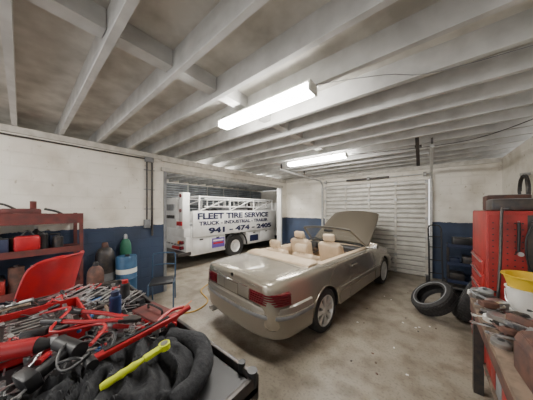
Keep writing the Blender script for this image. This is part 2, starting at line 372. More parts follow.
for k,(wx,s) in enumerate(((0,-1),(0,1),(2.715,-1),(2.715,1))):
    o=Obj('wheel_%d'%(k+1)); M=Matrix.Translation((wx,s*.765,.315))@Matrix.Rotation(rad(90*s*-1),4,'X')
    o.lathe([(.215,-.09),(.27,-.10),(.305,-.09),(.315,-.07),(.315,.05),(.308,.075),(.285,.092),(.25,.097),(.222,.088),(.215,.07),(.215,-.09)],RUB,M,48)
    o.lathe([(.216,-.085),(.21,.07),(.222,.088),(.214,.092),(.202,.075),(.195,.03)],ALLOY,M,40); o.lathe([(.196,.03),(.0,.02)],DSTEEL,M,40)
    o.lathe([(.001,.088),(.05,.086),(.06,.078),(.062,.03)],ALLOY,M,24)
    for i in range(8):
        a=i*math.pi/4; MM=M@Matrix.Rotation(a,4,'Z')
        o.prism([(.04,-.022),(.12,-.028),(.205,-.05),(.205,.05),(.12,.028),(.04,.022)],.03,ALLOY,MM@Matrix.Translation((0,0,.062)),bev=.005)
    o.cyl((0,0,-.2),(0,0,.01),.05,DSTEEL,M=M); o.done(car)
o=Obj('windshield')
def ws(u,v):
    w=.70*(1-v)+.575*v; bx=2.02+.11*(1-u*u)*(1-.4*v); x=bx-.55*v; z=.955+.03*(1-u*u)+.415*v-.02*v*v
    return Vector((x,u*w,z))
o.loft([[ws(-1+2*i/14,j/6) for i in range(15)] for j in range(7)],GLASS,closed=False)
o.tube([ws(1,j/6) for j in range(7)],.024,PAINT,smooth=False); o.tube([ws(-1,j/6) for j in range(7)],.024,PAINT,smooth=False)
o.tube([ws(-1+2*i/14,1) for i in range(15)],.024,PAINT,smooth=False); o.tube([ws(-1+2*i/14,1)+Vector((-.022,0,.004)) for i in range(15)],.014,BLACK,smooth=False)
o.tube([ws(-1+2*i/14,0) for i in range(15)],.018,BLACK,smooth=False)
o.box((1.60,0,1.30),(.03,.22,.06),BLACK,bev=.015)
for s in (-1,1):
    o.tube([(1.85,s*.73,.97),(1.88,s*.80,.99),(1.86,s*.84,1.0)],.018,PAINT); o.box((1.86,s*.90,1.03),(.08,.17,.12),PAINT,bev=.035,seg=4); o.box((1.817,s*.90,1.03),(.006,.14,.09),CHR)
o.done(car)
o=Obj('interior')
def seat(cx,cy,w,hb,dz=0):
    o.box((cx+.22,cy,.60+dz),(.52,w,.16),TAN,bev=.06,seg=4)
    o.box((cx-.07,cy,.86),(.15,w*.94,hb),TAN,bev=.06,seg=4,ry=-14)
    for s in (-1,1):
        o.box((cx-.03,cy+s*w*.40,.85),(.15,.09,hb*.85),TAN,bev=.04,seg=4,ry=-14); o.box((cx+.22,cy+s*w*.42,.64),(.46,.08,.12),TAN,bev=.035,seg=3)
    zt=.86+hb/2
    for s in (-1,1): o.cyl((cx-.13,cy+s*.05,zt-.05),(cx-.14,cy+s*.05,zt+.06),.006,CHR,seg=8)
    o.box((cx-.14,cy,zt+.09),(.10,.25,.15),TAN,bev=.045,seg=4,ry=-10)
for s in (-1,1):
    seat(1.12,s*.36,.50,.56); seat(.28,s*.31,.46,.36,.02)
o.box((.05,0,.93),(.16,1.34,.12),TAN,bev=.05,seg=4)
o.box((1.2,0,.55),(1.0,.2,.22),TAN,bev=.03); o.box((1.86,0,.85),(.26,1.36,.22),BLACK,bev=.05,seg=3); o.box((1.74,0,.80),(.04,1.3,.08),WOOD,bev=.01)
for s in (-1,1): o.box((1.0,s*.66,.80),(1.9,.06,.28),TAN,bev=.02); o.box((1.0,s*.70,.955),(1.92,.09,.02),TAN,bev=.008)
C=Matrix.Translation((1.55,.36,.93))@Matrix.Rotation(rad(-65),4,'Y')
o.tube([(.19*math.cos(a*math.pi/8),.19*math.sin(a*math.pi/8),0) for a in range(16)],.014,BLACK,n=2,closed=True,M=C)
o.box((0,0,-.01),(.12,.14,.04),BLACK,C,bev=.015); o.box((0,.0,-.005),(.03,.37,.015),BLACK,C); o.box((-.09,.0,-.005),(.18,.03,.015),BLACK,C); o.cyl((0,0,-.02),(0,0,-.3),.03,BLACK,M=C)
o.done(car)
o=Obj('soft_top_boot'); rr=[]
for i in range(17):
    u=-1+2*i/16; hw=.70; y=u*hw; e=max(0,1-abs(u)**6)**.5
    rr.append([Vector((-.30+.06*u*u,y,.955)),Vector((-.29+.06*u*u,y,.97+.03*e)),Vector((-.2,y,.985+.045*e)),Vector((-.08,y,.985+.05*e)),Vector((.03,y,.975+.035*e)),Vector((.07,y,.94))])
o.loft(rr,TAN); o.done(car)
o=Obj('raised_bonnet'); al=rad(35); L=1.28; A=[]
for j in range(9):
    t=j/8; ln=[];lb=[]
    for i in range(13):
        u=-1+2*i/12; w=.71-.05*t-.04*t**4; x=L*t-.05*u*u*t; zz=.05*(1-u*u)-.03*t*t*(1) -(.02 if abs(u)>.99 else 0)
        p=Vector((x*math.cos(al)-zz*math.sin(al)+2.08,u*w,x*math.sin(al)+zz*math.cos(al)+1.0)); nn=Vector((-math.sin(al),0,math.cos(al)))
        ln.append(p); lb.append(p-nn*.035)
    A.append(ln+lb[::-1])
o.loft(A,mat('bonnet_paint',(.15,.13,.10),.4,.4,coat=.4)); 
for s in (-1,1): o.cyl((2.35,s*.6,.9),(2.75,s*.6,1.38),.012,DSTEEL)
o.done(car)
o=Obj('engine'); o.box((2.75,0,.68),(.75,.35,.3),DSTEEL,bev=.04); o.box((2.75,.02,.84),(.6,.16,.06),GREY,bev=.02); o.box((3.2,0,.66),(.08,1.1,.28),BLACK,bev=.01)
o.cyl((2.6,.4,.6),(2.6,.4,.84),.12,BLACK); o.box((2.4,-.42,.72),(.26,.2,.2),BLACK,bev=.02)
o.box((3.50,0,.66),(.06,.5,.2),CHR,bev=.02)
for s in (-1,1): o.box((3.47,s*.55,.66),(.08,.34,.17),WHTP,bev=.03)
o.box((1.2,0,.22),(3.6,1.2,.06),BLACK)
o.done(car)

# ---------------------------------------------------------------- service truck
o=Obj('tire_service_truck'); X0,X1=-5.62,-7.6
def whl(y,x,w=.24,r=.42):
    M=Matrix.Translation((x,y,r))@Matrix.Rotation(rad(90),4,'Y')
    o.lathe([(.22,-w/2),(r*.92,-w/2),(r,-w/2+.03),(r,w/2-.03),(r*.92,w/2),(.24,w/2),(.22,w/2-.03),(.22,-w/2)],RUB,M,36)
    o.lathe([(.23,w/2-.01),(.2,w/2-.06),(.08,w/2-.1),(.07,w/2-.02),(.0,w/2-.02)],WHT,M,24); o.lathe([(.23,-w/2+.01),(0,-w/2+.03)],WHT,M,24)
for y in (5.1,8.6):
    for x in (-5.78,-7.45): whl(y,x)
o.b2((-6.2,3.3,.55),(-6.35,9.3,.75),DSTEEL); o.b2((-6.9,3.3,.55),(-7.05,9.3,.75),DSTEEL); o.cyl((-7.4,5.1,.42),(-5.8,5.1,.42),.07,DSTEEL)
o.b2((X0,3.25,.36),(X0-.45,4.58,1.24),WHT,bev=.015); o.b2((X0,5.62,.40),(X0-.45,7.5,1.24),WHT,bev=.015)
o.b2((X1,3.25,.36),(X1+.45,4.58,1.24),WHT,bev=.015); o.b2((X1,5.62,.40),(X1+.45,7.5,1.24),WHT,bev=.015)
o.b2((X0,4.58,.95),(X1,5.62,1.24),WHT); o.b2((X0-.4,3.25,.8),(X1+.4,7.5,1.22),GREY)
o.tube([(X0+.015,5.1+.53*math.cos(a),.42+.53*math.sin(a)) for a in [math.pi*i/12 for i in range(13)]],.035,BLACK,smooth=False)
o.b2((X0+.002,3.3,.92),(X0+.05,7.5,1.74),WHT,bev=.01); o.b2((X1,3.3,1.2),(X1+.05,7.5,1.70),WHT)
for y0,y1 in ((3.3,3.9),(3.93,4.53),(5.7,6.4),(6.45,7.2)):
    o.b2((X0+.002,y0,.46),(X0+.02,y1,.9),WHT,bev=.006); o.box((X0+.03,(y0+y1)/2,.84),(.02,.12,.04),DSTEEL)
MT=lambda y,z: Matrix.Translation((X0+.053,y,z))@Matrix(((0,0,1,0),(1,0,0,0),(0,1,0,0),(0,0,0,1)))
o.text('FLEET TIRE SERVICE',3.5,.21,NAVT,MT(5.2,1.57),.04); o.text('TRUCK - INDUSTRIAL - TRAILER',3.4,.13,NAVT,MT(5.2,1.34),.04); o.text('941 - 474 - 2405',3.3,.20,NAVT,MT(5.5,1.09),.05)
o.b2((X0+.02,4.0,.50),(X0+.028,4.62-.1,.82),PURP); o.b2((X0+.028,4.05,.62),(X0+.032,4.47,.68),RED); o.b2((X0+.028,4.05,.72),(X0+.032,4.47,.77),WHTP); o.b2((X0+.02,5.8,.5),(X0+.027,6.3,.75),NAVT)
for x in (X0-.08,X1+.08):
    o.cyl((x,3.6,2.2),(x,7.4,2.2),.026,WHT); 
    for i in range(4):
        y=3.6+i*1.26; o.cyl((x,y,1.68),(x,y,2.2),.026,WHT)
    for i in range(3): o.cyl((x,3.6+i*1.26,1.74),(x,3.6+(i+1)*1.26,2.2),.018,WHT)
for i in range(4): o.cyl((X0-.08,3.6+i*1.26,2.2),(X1+.08,3.6+i*1.26,2.2),.026,WHT)
for x in (X0-.25,): 
    for z in (1.88,2.14): o.cyl((x,3.9,z),(x,7.2,z),.026,WHT)
    for i in range(14): o.cyl((x,4.0+i*.24,1.88),(x,4.0+i*.24,2.14),.016,WHT)
for j in range(2):
    o.tube([(X0-.7-j*.5,4.6+.22*math.cos(a*math.pi/8),1.52+.26*math.sin(a*math.pi/8)) for a in range(16)],.05,BLACK,n=2,closed=True)
o.b2((X0-.6,5.4,1.24),(X0-1.3,6.3,1.85),GREY,bev=.03); o.cyl((X0-.9,6.9,1.24),(X0-.9,6.9,2.05),.2,DSTEEL)
o.b2((X0-.02,3.05,.95),(X1+.0,3.25,1.2),WHT,bev=.01); o.b2((X0-.05,3.02,1.2),(X0-.30,3.25,2.3),WHT,bev=.02); o.b2((X0-.5,3.05,1.2),(X0-1.3,3.45,2.15),WHT,bev=.02)
o.b2((X0-.0,2.85,.40),(X1+.1,3.28,.50),DSTEEL,bev=.01); o.b2((X0-.0,3.1,.5),(X1+.0,3.25,.95),WHT,bev=.01)
for i in range(7): o.b2((X0-.3-i*.2,3.03,.68),(X0-.4-i*.2,3.06,.72),GREY)
for z in (.62,.78,1.75,2.2): o.cyl((X0-.17,3.0,z),(X0-.17,3.11 if z<1 else 3.03,z),.055,TAIL)
o.cyl((X0-.32,3.02,.78),(X0-.32,3.11,.78),.05,AMB); o.b2((X0-.6,3.0,1.5),(X0-1.2,3.05,1.6),DSTEEL); o.b2((X0-.6,3.0,1.75),(X0-1.2,3.05,1.95),GREY)
o.b2((X0-.36,3.03,.56),(X0-.75,3.09,.64),RED); o.b2((X0-.36,2.99,1.3),(X0-.06,3.02,1.42),RED)
o.prism([(7.6,.55),(9.9,.55),(9.9,1.25),(9.3,1.35),(8.95,2.1),(7.7,2.1)],1.9,WHT,Matrix.Translation((-6.6,0,0))@Matrix(((0,0,1,0),(1,0,0,0),(0,1,0,0),(0,0,0,1))),bev=.04)
o.b2((X0-.02,7.9,1.45),(X0-.01,8.8,1.95),BLACK); o.done()

# ---------------------------------------------------------------- left wall objects
o=Obj('metal_shelving_unit')
xs=(-4.42,-3.92)
for x in xs:
    for y in (-1.3,-.37,.55): o.b2((x-.02,y-.02,0),(x+.02,y+.02,1.74),REDD)
for z in (.2,.75,1.25,1.66):
    o.b2((-4.44,-1.32,z-.015),(-3.90,.57,z),REDD); o.b2((-3.915,-1.32,z-.05 if z<1.5 else z-.06),(-3.895,.57,z+.03 if z<1.5 else z+.08),REDD)
o.done()
def can(o,x,y,z,r,h,m,top=DSTEEL):
    M=Matrix.Translation((x,y,z)); o.lathe([(0,0),(r,0),(r,.01),(r*.98,.02),(r*.98,h-.02),(r,h-.01),(r*.9,h),(0,h)],m,M,20); o.cyl((0,0,h),(0,0,h+.02),r*.35,top,M=M,seg=12)
def bottle(o,x,y,z,r,h,m,cap=WHTP):
    o.lathe([(0,0),(r,0),(r,h*.62),(r*.8,h*.75),(r*.35,h*.85),(r*.35,h*.93),(0,h*.93)],m,Matrix.Translation((x,y,z)),18); o.cyl((x,y,z+h*.9),(x,y,z+h),r*.42,cap,seg=12)
o=Obj('shelf_supplies')
pal=[REDC,DSTEEL,WHTP,GREY,DSTEEL,BROWN,BLACK,BLACK,NAVY]
for z in (.201,.751,1.251):
    for row in (0,1):
        y=-1.2
        while y<.42:
            k=R.random(); m=R.choice(pal); x=(-4.28 if row==0 else -4.05)+R.uniform(-.03,.03)
            if k<.35: can(o,x,y,z,.05+R.random()*.02,.14+R.random()*.18,m)
            elif k<.6: bottle(o,x,y,z,.05,.24+R.random()*.08,m)
            else: o.box((x,y+.02,z+.09),(.16,.12,.18),m,bev=.01); o.box((x,y+.02,z+.183),(.14,.10,.004),DSTEEL)
            y+=.14+R.random()*.05
o.box((-3.98,.05,1.36),(.10,.22,.2),RED,bev=.03); o.tube([(-3.98,-.0,1.45),(-3.98,.05,1.52),(-3.98,.11,1.45)],.012,BLACK)
o.done()
o=Obj('shelf_top_hardware')
for i in range(14):
    y=-.9+i*.09; x=R.uniform(-4.25,-3.98)
    o.box((x,y,1.70),(R.uniform(.05,.2),R.uniform(.05,.12),.06+R.random()*.05),R.choice([REDD,DSTEEL,BLACK,BROWN]),bev=.01,rz=R.uniform(0,90))
o.box((-4.05,.0,1.76),(.12,.34,.09),REDD,bev=.02); o.cyl((-4.1,.1,1.68),(-4.05,.1,1.90),.03,REDD); o.tube([(-4.05,-.3,1.7),(-4.0,-.25,1.84),(-4.02,-.15,1.86),(-4.05,-.05,1.8)],.013,DSTEEL)
o.tube([(-4.05,.2,1.8),(-4.0,.32,1.76),(-4.05,.42,1.68)],.015,BLACK); o.done()
def cylinder(name,x,y,r,h,m,m2,band=WHTP):
    o=Obj(name); M=Matrix.Translation((x,y,0))
    o.lathe([(0,0),(r*.9,0),(r,.02),(r,h*.80),(r*.93,h*.86),(r*.7,h*.91),(r*.35,h*.935),(r*.32,h*.95),(0,h*.95)],m,M,28)
    o.lathe([(0,h*1.0),(r*.26,h*.995),(r*.34,h*.97),(r*.36,h*.92),(r*.36,h*.90)],m2,M,18); o.lathe([(r*1.004,h*.5),(r*1.004,h*.6)],band,M,28); o.done()
cylinder('gas_cylinder',-4.18,.88,.13,1.25,DSTEEL,BROWN,GREY); cylinder('gas_cylinder',-4.36,1.22,.09,1.34,GREEN,STEEL,GREEN); cylinder('gas_cylinder',-3.86,.70,.10,1.02,BROWN,BLACK,GREY)
o=Obj('blue_drum'); M=Matrix.Translation((-4.02,1.14,0)); BL=mat('drum_blue',(.03,.10,.20),.45,col2=(.02,.07,.15),scale=9)
o.lathe([(0,0),(.145,0),(.15,.02),(.15,.3),(.156,.31),(.15,.32),(.15,.62),(.156,.63),(.15,.64),(.15,.98),(.14,1.0),(.0,1.0)],BL,M,32); o.cyl((.05,0,1.0),(.05,0,1.03),.03,BLACK,M=M); o.lathe([(.151,.72),(.151,.80)],WHTP,M,32); o.done()
o=Obj('tubular_chair'); M=T(-3.85,1.66,0,rz=-30)
CH=mat('blue_tube',(.05,.10,.18),.35,.3)
for s in (-1,1):
    o.tube([(.22,s*.2,.02),(.2,s*.2,.42),(.15,s*.2,.46),(-.18,s*.2,.44),(-.22,s*.2,.5),(-.28,s*.2,.88),(-.29,s*.15,.92)],.013,CH,M=M); o.tube([(-.25,s*.2,.02),(-.2,s*.2,.3),(-.1,s*.2,.45)],.013,CH,M=M)
o.box((0,0,.47),(.40,.38,.04),BLACK,M,bev=.015); o.tube([(-.29,-.16,.92),(-.3,0,.93),(-.29,.16,.92)],.013,CH,M=M); o.tube([(-.25,-.2,.7),(-.27,0,.71),(-.25,.2,.7)],.012,CH,M=M); o.done()
o=Obj('red_plastic_chair'); M=T(-2.93,.17,0,rz=222); rr=[]
prof=[(.30,.62),(.27,.66),(.1,.66),(-.02,.69),(-.07,.78),(-.10,.90),(-.15,1.08),(-.20,1.24),(-.24,1.33),(-.27,1.36)]
cp=catmull([(a,0,b) for a,b in prof],4)
for i,p in enumerate(cp):
    t=i/(len(cp)-1); w=(.31-.03*t)*max(.35,(1-max(0,(t-.6)/.4)**3)**.5)
    rr.append([Vector((p.x+.10*u*u*(t>.4)*1.2*(1-max(0,t-.8)*3),u*w,p.z+.07*u*u*(1-t))) for u in [-1+j/5 for j in range(11)]])
rb=[[q+Vector((-.008,0,-.012)) for q in r] for r in rr]
o.loft([a+b[::-1] for a,b in zip(rr,rb)],RED,M=M)
for sx,sy in ((.2,.2),(.2,-.2),(-.02,.2),(-.02,-.2)): o.cyl((sx*1.1,sy*1.1,0),(sx*.8,sy*.8,.66),.014,STEEL,M=M)
o.done()

# ---------------------------------------------------------------- foreground bench with tools
BZ=1.0
o=Obj('tool_workbench')
o.b2((-2.62,-.55,BZ-.05),(-.62,.70,BZ-.02),DSTEEL)
for lo,hi in (((-2.62,.68,BZ-.09),(-.62,.705,BZ+.03)),((-2.62,-.56,BZ-.09),(-.62,-.535,BZ+.03)),((-.645,-.55,BZ-.09),(-.62,.70,BZ+.03)),((-2.64,-.55,BZ-.09),(-2.615,.70,BZ+.03))): o.b2(lo,hi,DSTEEL,bev=.006)
o.b2((-2.6,-.53,BZ-.02),(-.65,.67,BZ),BLACK)
for x in (-2.58,-.68):
    for y in (-.5,.64): o.b2((x-.03,y-.03,.0),(x+.03,y+.03,BZ-.05),DSTEEL)
o.b2((-2.5,-.48,.3),(-.7,.62,.33),DSTEEL)
for i in range(3): o.b2((-1.5,.60,.45+i*.16),(-.75,.655,.59+i*.16),DSTEEL,bev=.008); o.box((-1.12,.665,.55+i*.16),(.5,.02,.015),GREY)
o.b2((-1.55,-.3,.42),(-.72,.6,.93),DSTEEL)
o.cyl((-.64,.68,BZ-.02),(-.64,.68,BZ+.05),.024,BLACK); o.cyl((-.72,.69,BZ+.0),(-.72,.69,BZ+.045),.018,BLACK)
o.done()
def wrench(o,M,L,m=STEEL):
    w=L*.035
    o.box((0,0,0),(L*.82,w*1.6,L*.018+.002),m,M,bev=.0015)
    o.prism([(-.0,-w),( w*1.6,-w*2),(w*3.2,-w*2),(w*3.6,-w*1.0),(w*1.8,-w*.8),(w*1.8,w*.8),(w*3.6,w*1.0),(w*3.2,w*2),(w*1.6,w*2),(0,w)],.007,m,M@Matrix.Translation((L*.40,0,0)))
    o.lathe([(w*1.1,-.005),(w*2,-.005),(w*2,.005),(w*1.1,.005),(w*1.1,-.005)],m,M@Matrix.Translation((-L*.45,0,0)),14)
def driver(o,M,L,m):
    o.cyl((-L*.5,0,0),(L*.1,0,0),.0035,STEEL,seg=8,M=M)
    o.lathe([(0,0),(.010,.002),(.011,.02),(.014,.04),(.014,L*.35),(.010,L*.4),(0,L*.4)],m,M@Matrix.Translation((L*.1,0,0))@Matrix.Rotation(rad(90),4,'Y'),10)
def sock(o,M,r,h): o.lathe([(r*.7,h),(r,h),(r,h*.4),(r*.85,h*.35),(r*.85,0),(0,0),(0,h*.3),(r*.7,h*.3),(r*.7,h)],STEEL,M,14)
def pliers(o,M,m,s=1):
    for k in (-1,1):
        o.tube([(-.14*s,k*.035*s,0),(-.09*s,k*.034*s,0),(-.03*s,k*.016*s,0),(0,k*.005*s,0)],.008*s,m,M=M,seg=7)
        o.prism([(-.01,-k*.008),(.02,k*.012),(.06*s,k*.006),(.07*s,k*.001),(0,-k*.002)] if k>0 else [(-.01,-k*.008),(0,-k*.002),(.07*s,k*.001),(.06*s,k*.006),(.02,k*.012)],.010,STEEL,M)
    o.cyl((0,0,-.008),(0,0,.008),.012,STEEL,seg=12,M=M)
def hammer(o,M,m,L=.32):
    o.tube([(-L*.5,0,0),(-L*.2,0,.002),(L*.2,0,0),(L*.5,0,0)],lambda t:.014-.004*t,m,M=M); o.cyl((L*.48,-.05,0),(L*.48,.05,0),.016,DSTEEL,M=M); o.cyl((L*.48,-.065,0),(L*.48,-.045,0),.02,STEEL,M=M)
def ratchet(o,M,L,m):
    o.cyl((-L*.5,0,0),(-L*.1,0,0),.014,m,M=M,seg=12); o.cyl((-L*.1,0,0),(L*.42,0,0),.007,STEEL,M=M,seg=10); o.cyl((L*.45,0,-.012),(L*.45,0,.012),.022,STEEL,M=M); o.cyl((L*.45,0,-.03),(L*.45,0,0),.008,STEEL,M=M)
o=Obj('wrench_set')
for i in range(22):
    t=i/21; x=-2.5+.62*t; y=.22+.38*t
    wrench(o,T(x,y,BZ+.07+.01*math.sin(i*2),rz=125+R.uniform(-9,9),ry=R.uniform(-8,2)),.30-.006*i)
o.box((-2.2,.41,BZ+.03),(.85,.06,.05),BLACK,rz=31); o.done()
o=Obj('hand_tool_pile')
cols=[RED,BLUE,BLACK,BLACK,BLACK,BLACK,RED,BLACK]
for i in range(230):
    x=R.uniform(-2.5,-1.25); y=R.uniform(-.35,.62)
    z=BZ+.012+R.random()*.08; M=T(x,y,z,rz=R.uniform(0,360),ry=R.uniform(-14,14)); k=R.random(); 
    if k<.38: wrench(o,M,R.uniform(.12,.22),STEEL if R.random()<.65 else DSTEEL)
    elif k<.52: driver(o,M,R.uniform(.14,.22),R.choice(cols))
    elif k<.61: pliers(o,M,R.choice(cols),R.uniform(.6,.85))
    elif k<.66: hammer(o,M,R.choice([WOOD,BLACK,RED]),.24)
    elif k<.78: ratchet(o,M,R.uniform(.16,.24),R.choice([BLACK,RED,STEEL]))
    elif k<.89: o.box((x,y,BZ+.03),(R.uniform(.05,.12),R.uniform(.04,.08),.05),R.choice([BLACK,DSTEEL,GREY,BLACK]),bev=.01,rz=R.uniform(0,180))
    else:
        for j in range(6): sock(o,T(x+R.uniform(-.06,.06),y+R.uniform(-.06,.06),BZ+.003+R.random()*.04),R.uniform(.010,.018),.035)
o.done()
o=Obj('red_tool_chest')
o.b2((-2.15,-.12,BZ+.001),(-1.62,.28,BZ+.012),RED)
for lo,hi in (((-2.15,-.12,BZ),(-2.14,.28,BZ+.11)),((-1.63,-.12,BZ),(-1.62,.28,BZ+.11)),((-2.15,.27,BZ),(-1.62,.28,BZ+.11)),((-2.15,-.12,BZ),(-1.62,-.11,BZ+.11))): o.b2(lo,hi,RED)
o.b2((-2.12,-.09,BZ+.05),(-1.65,.25,BZ+.06),BLACK)
for i in range(14): sock(o,T(-2.08+.03*i,.20,BZ+.061),.012,.04)
for i in range(8): wrench(o,T(-2.05+.05*i,.04,BZ+.07,rz=90+R.uniform(-10,10)),.2)
o.done()
o=Obj('red_jack_handle'); M=T(-1.16,.39,BZ+.15,rz=92,ry=-5)
o.box((0,0,0),(.40,.042,.028),RED,M,bev=.008); o.box((.0,0,.016),(.30,.018,.006),BLACK,M); o.cyl((.2,0,0),(.28,0,.01),.015,RED,M=M); o.cyl((-.2,-.04,0),(-.2,.04,0),.022,BLACK,M=M)
o.tube([(.1,.03,.0),(.2,.08,.0),(.28,.07,-.01)],.011,RED,M=M); o.done()
o=Obj('cordless_impact_wrench')
M=T(-1.52,.0,BZ+.13,rz=60,rx=80)
o.cyl((-.10,0,0),(.06,0,0),.04,RED,M=M); o.cyl((.06,0,0),(.12,0,0),.036,BLACK,r2=.018,M=M); o.box((-.05,0,-.09),(.045,.04,.13),BLACK,M,bev=.012); o.box((-.04,0,-.165),(.11,.075,.05),BLACK,M,bev=.01); o.cyl((-.12,0,0),(-.10,0,0),.036,BLACK,M=M); o.cyl((.12,0,0),(.15,0,0),.008,STEEL,M=M); o.done()
o=Obj('cordless_drill'); M=T(-1.36,.14,BZ+.14,rz=200,rx=75)
o.cyl((-.10,0,0),(.06,0,0),.034,BLACK,M=M); o.cyl((.06,0,0),(.13,0,0),.026,GREY,r2=.012,M=M); o.box((-.05,0,-.08),(.045,.04,.12),BLACK,M,bev=.012); o.box((-.04,0,-.15),(.10,.07,.05),BLACK,M,bev=.01); o.done()
o=Obj('red_bolt_cutter'); M=T(-1.50,.34,BZ+.14,rz=35)
for s in (-1,1): o.tube([(-.32,s*.06,0),(-.1,s*.05,0),(.05,s*.02,0),(.1,s*.02,0)],.012,RED,M=M); o.cyl((-.36,s*.065,0),(-.24,s*.058,0),.018,BLACK,M=M)
o.prism([(.08,-.035),(.18,-.02),(.2,0),(.18,.02),(.08,.035)],.018,DSTEEL,M); o.done()
o=Obj('red_parts_case'); M=T(-1.46,.58,BZ,rz=8); o.box((0,0,.045),(.30,.14,.08),RED,M,bev=.012); o.box((0,0,.09),(.31,.15,.02),REDD,M,bev=.006); o.tube([(-.08,0,.10),(-.07,0,.13),(.07,0,.13),(.08,0,.10)],.007,BLACK,M=M); o.done()
o=Obj('spray_can'); can(o,-1.72,.42,BZ,.036,.19,mat('can_blue',(.02,.04,.12),.4,.3),WHTP); o.cyl((-1.72,.42,BZ+.19),(-1.72,.42,BZ+.22),.026,NAVY,seg=16); o.done()
o=Obj('spray_can'); can(o,-1.98,.55,BZ,.034,.18,BLACK,WHTP); o.cyl((-1.98,.55,BZ+.18),(-1.98,.55,BZ+.205),.022,RED,seg=16); o.done()
o=Obj('lime_ratchet_light'); M=T(-.945,.31,BZ+.155,rz=93,ry=-6)
o.lathe([(0,0),(.012,.003),(.015,.02),(.013,.05),(.016,.07),(.013,.09),(.016,.11),(.012,.13),(.010,.15)],LIME,M@Matrix.Translation((-.13,0,0))@Matrix.Rotation(rad(90),4,'Y'),14)
o.box((.07,0,0),(.10,.032,.022),LIME,M,bev=.008); o.cyl((.11,0,-.012),(.11,0,.013),.024,LIME,M=M); o.cyl((.11,0,.012),(.11,0,.016),.016,STEEL,M=M); o.done()
o=Obj('coiled_cable')
P=[]
for i in range(26):
    a=i*.5; r=.11+.02*math.sin(i*.9); P.append((-1.26+r*1.0*math.cos(a),.20+r*.8*math.sin(a),BZ+.12+.025*math.sin(i*1.3)+.001*i))
o.tube(P,.007,BLACK,n=3); o.tube([(-2.0,.1,BZ+.1),(-1.8,.2,BZ+.16),(-1.6,.1,BZ+.13),(-1.45,.3,BZ+.14),(-1.2,.2,BZ+.18)],.008,RED); o.done()
o=Obj('crumpled_jacket'); N=84; g=[]
for i in range(N):
    row=[]
    for j in range(N):
        u=-1+2*i/(N-1); v=-1+2*j/(N-1)
        ang=math.atan2(v,u); rd=max(abs(u),abs(v))
        r=rd; ex=.34*(1+.10*math.sin(ang*3+1)+.05*math.sin(ang*7)); ey=.38*(1+.10*math.sin(ang*2+.5)+.05*math.sin(ang*5))
        x=-1.04+r*math.cos(ang)*ex; y=.24+r*math.sin(ang)*ey
        n1=noise.noise(Vector((x*4,y*4,1))); n2=noise.noise(Vector((x*5+n1*1.5,y*13+x*8+n1*2,5))); n3=noise.noise(Vector((x*14+n2*2,y*12,3)))
        z=BZ+max(.0,(1-r**6))*(.085+.05*n1+.075*(1-abs(n2)*3.4)*.8+.012*n3)
        row.append(Vector((x,y,max(z,BZ+.002))))
    g.append(row)
o.loft(g,CLOTH,closed=False); 
o.tube([(-1.12,.52,BZ+.08),(-1.0,.60,BZ+.075),(-.88,.58,BZ+.07),(-.78,.48,BZ+.06),(-.76,.36,BZ+.05)],lambda t:.052-.012*t+.003*math.sin(t*21+1),CLOTH,n=10,seg=16)
o.done(ang=80)

# ---------------------------------------------------------------- right side
o=Obj('parts_workbench')
o.b2((.32,1.25,.86),(XR-.02,2.9,.90),WOOD,bev=.004); o.b2((.32,1.25,.78),(.36,2.9,.86),BROWN)
for x in (.37,1.2):
    for y in (1.3,2.84): o.b2((x-.035,y-.035,0),(x+.035,y+.035,.86),DSTEEL)
o.b2((.4,1.3,.28),(XR-.04,2.84,.31),WOOD)
o.done()
o=Obj('under_bench_boxes')
for i in range(8):
    for (x,) in ((.55,),(.95,)): o.box((x,1.46+i*.175,.311+.12),(.28,.15,.22+.0*i),R.choice([DSTEEL,BROWN,REDC,GREY,BLACK]),bev=.01)
o.done()
o=Obj('red_tool_cabinet')
o.b2((.45,3.05,.06),(1.2,3.85,1.78),REDC,bev=.012)
for i in range(7): 
    z=.15+i*.16; o.b2((.435,3.1,z),(.45,3.8,z+.145),REDC,bev=.004); o.box((.43,3.45,z+.12),(.02,.6,.015),STEEL)
o.b2((.47,3.035,.95),(.72,3.05,1.74),REDC); o.b2((.72,3.035,.95),(1.18,3.05,1.74),DSTEEL)
for i in range(5):
    for j in range(12): o.cyl((.50+i*.048,3.033,1.0+j*.06),(.50+i*.048,3.036,1.0+j*.06),.007,BLACK,seg=8)
for x in (.52,1.12):
    for y in (3.12,3.78): o.cyl((x-.02,y,.035),(x+.02,y,.035),.035,RUB)
o.done()
o=Obj('hanging_tools_and_belts')
for i in range(5):
    x=.66+i*.09; o.cyl((x,3.033,1.68),(x,2.99,1.68),.004,STEEL,seg=6); M=T(x,3.005,1.52,ry=90)
    if i%2: o.tube([(x,3.0,1.68),(x-.05,2.99,1.5),(x-.03,2.98,1.25),(x+.03,2.98,1.25),(x+.05,2.99,1.5),(x,3.0,1.68)],.008,BLACK)
    else: hammer(o,M,R.choice([BLACK,BROWN]),.3)
o.done()
o=Obj('cabinet_top_boxes')
for (x,y,w,d,h,m) in ((.66,3.3,.3,.3,.12,DSTEEL),(1.0,3.35,.26,.36,.2,BLACK),(.7,3.65,.34,.24,.18,BROWN)): o.box((x,y,1.782+h/2),(w,d,h),m,bev=.012); o.box((x,y,1.782+h),(w*.9,d*.9,.01),GREY)
o.done()
o=Obj('air_hose_on_hook'); P=[]
for i in range(60):
    a=i*math.pi/8; P.append((XR-.05-.01*(i//16),5.2+(.20+.008*math.sin(i))*math.cos(a),2.1+(.25+.01*math.sin(i*1.7))*math.sin(a)))
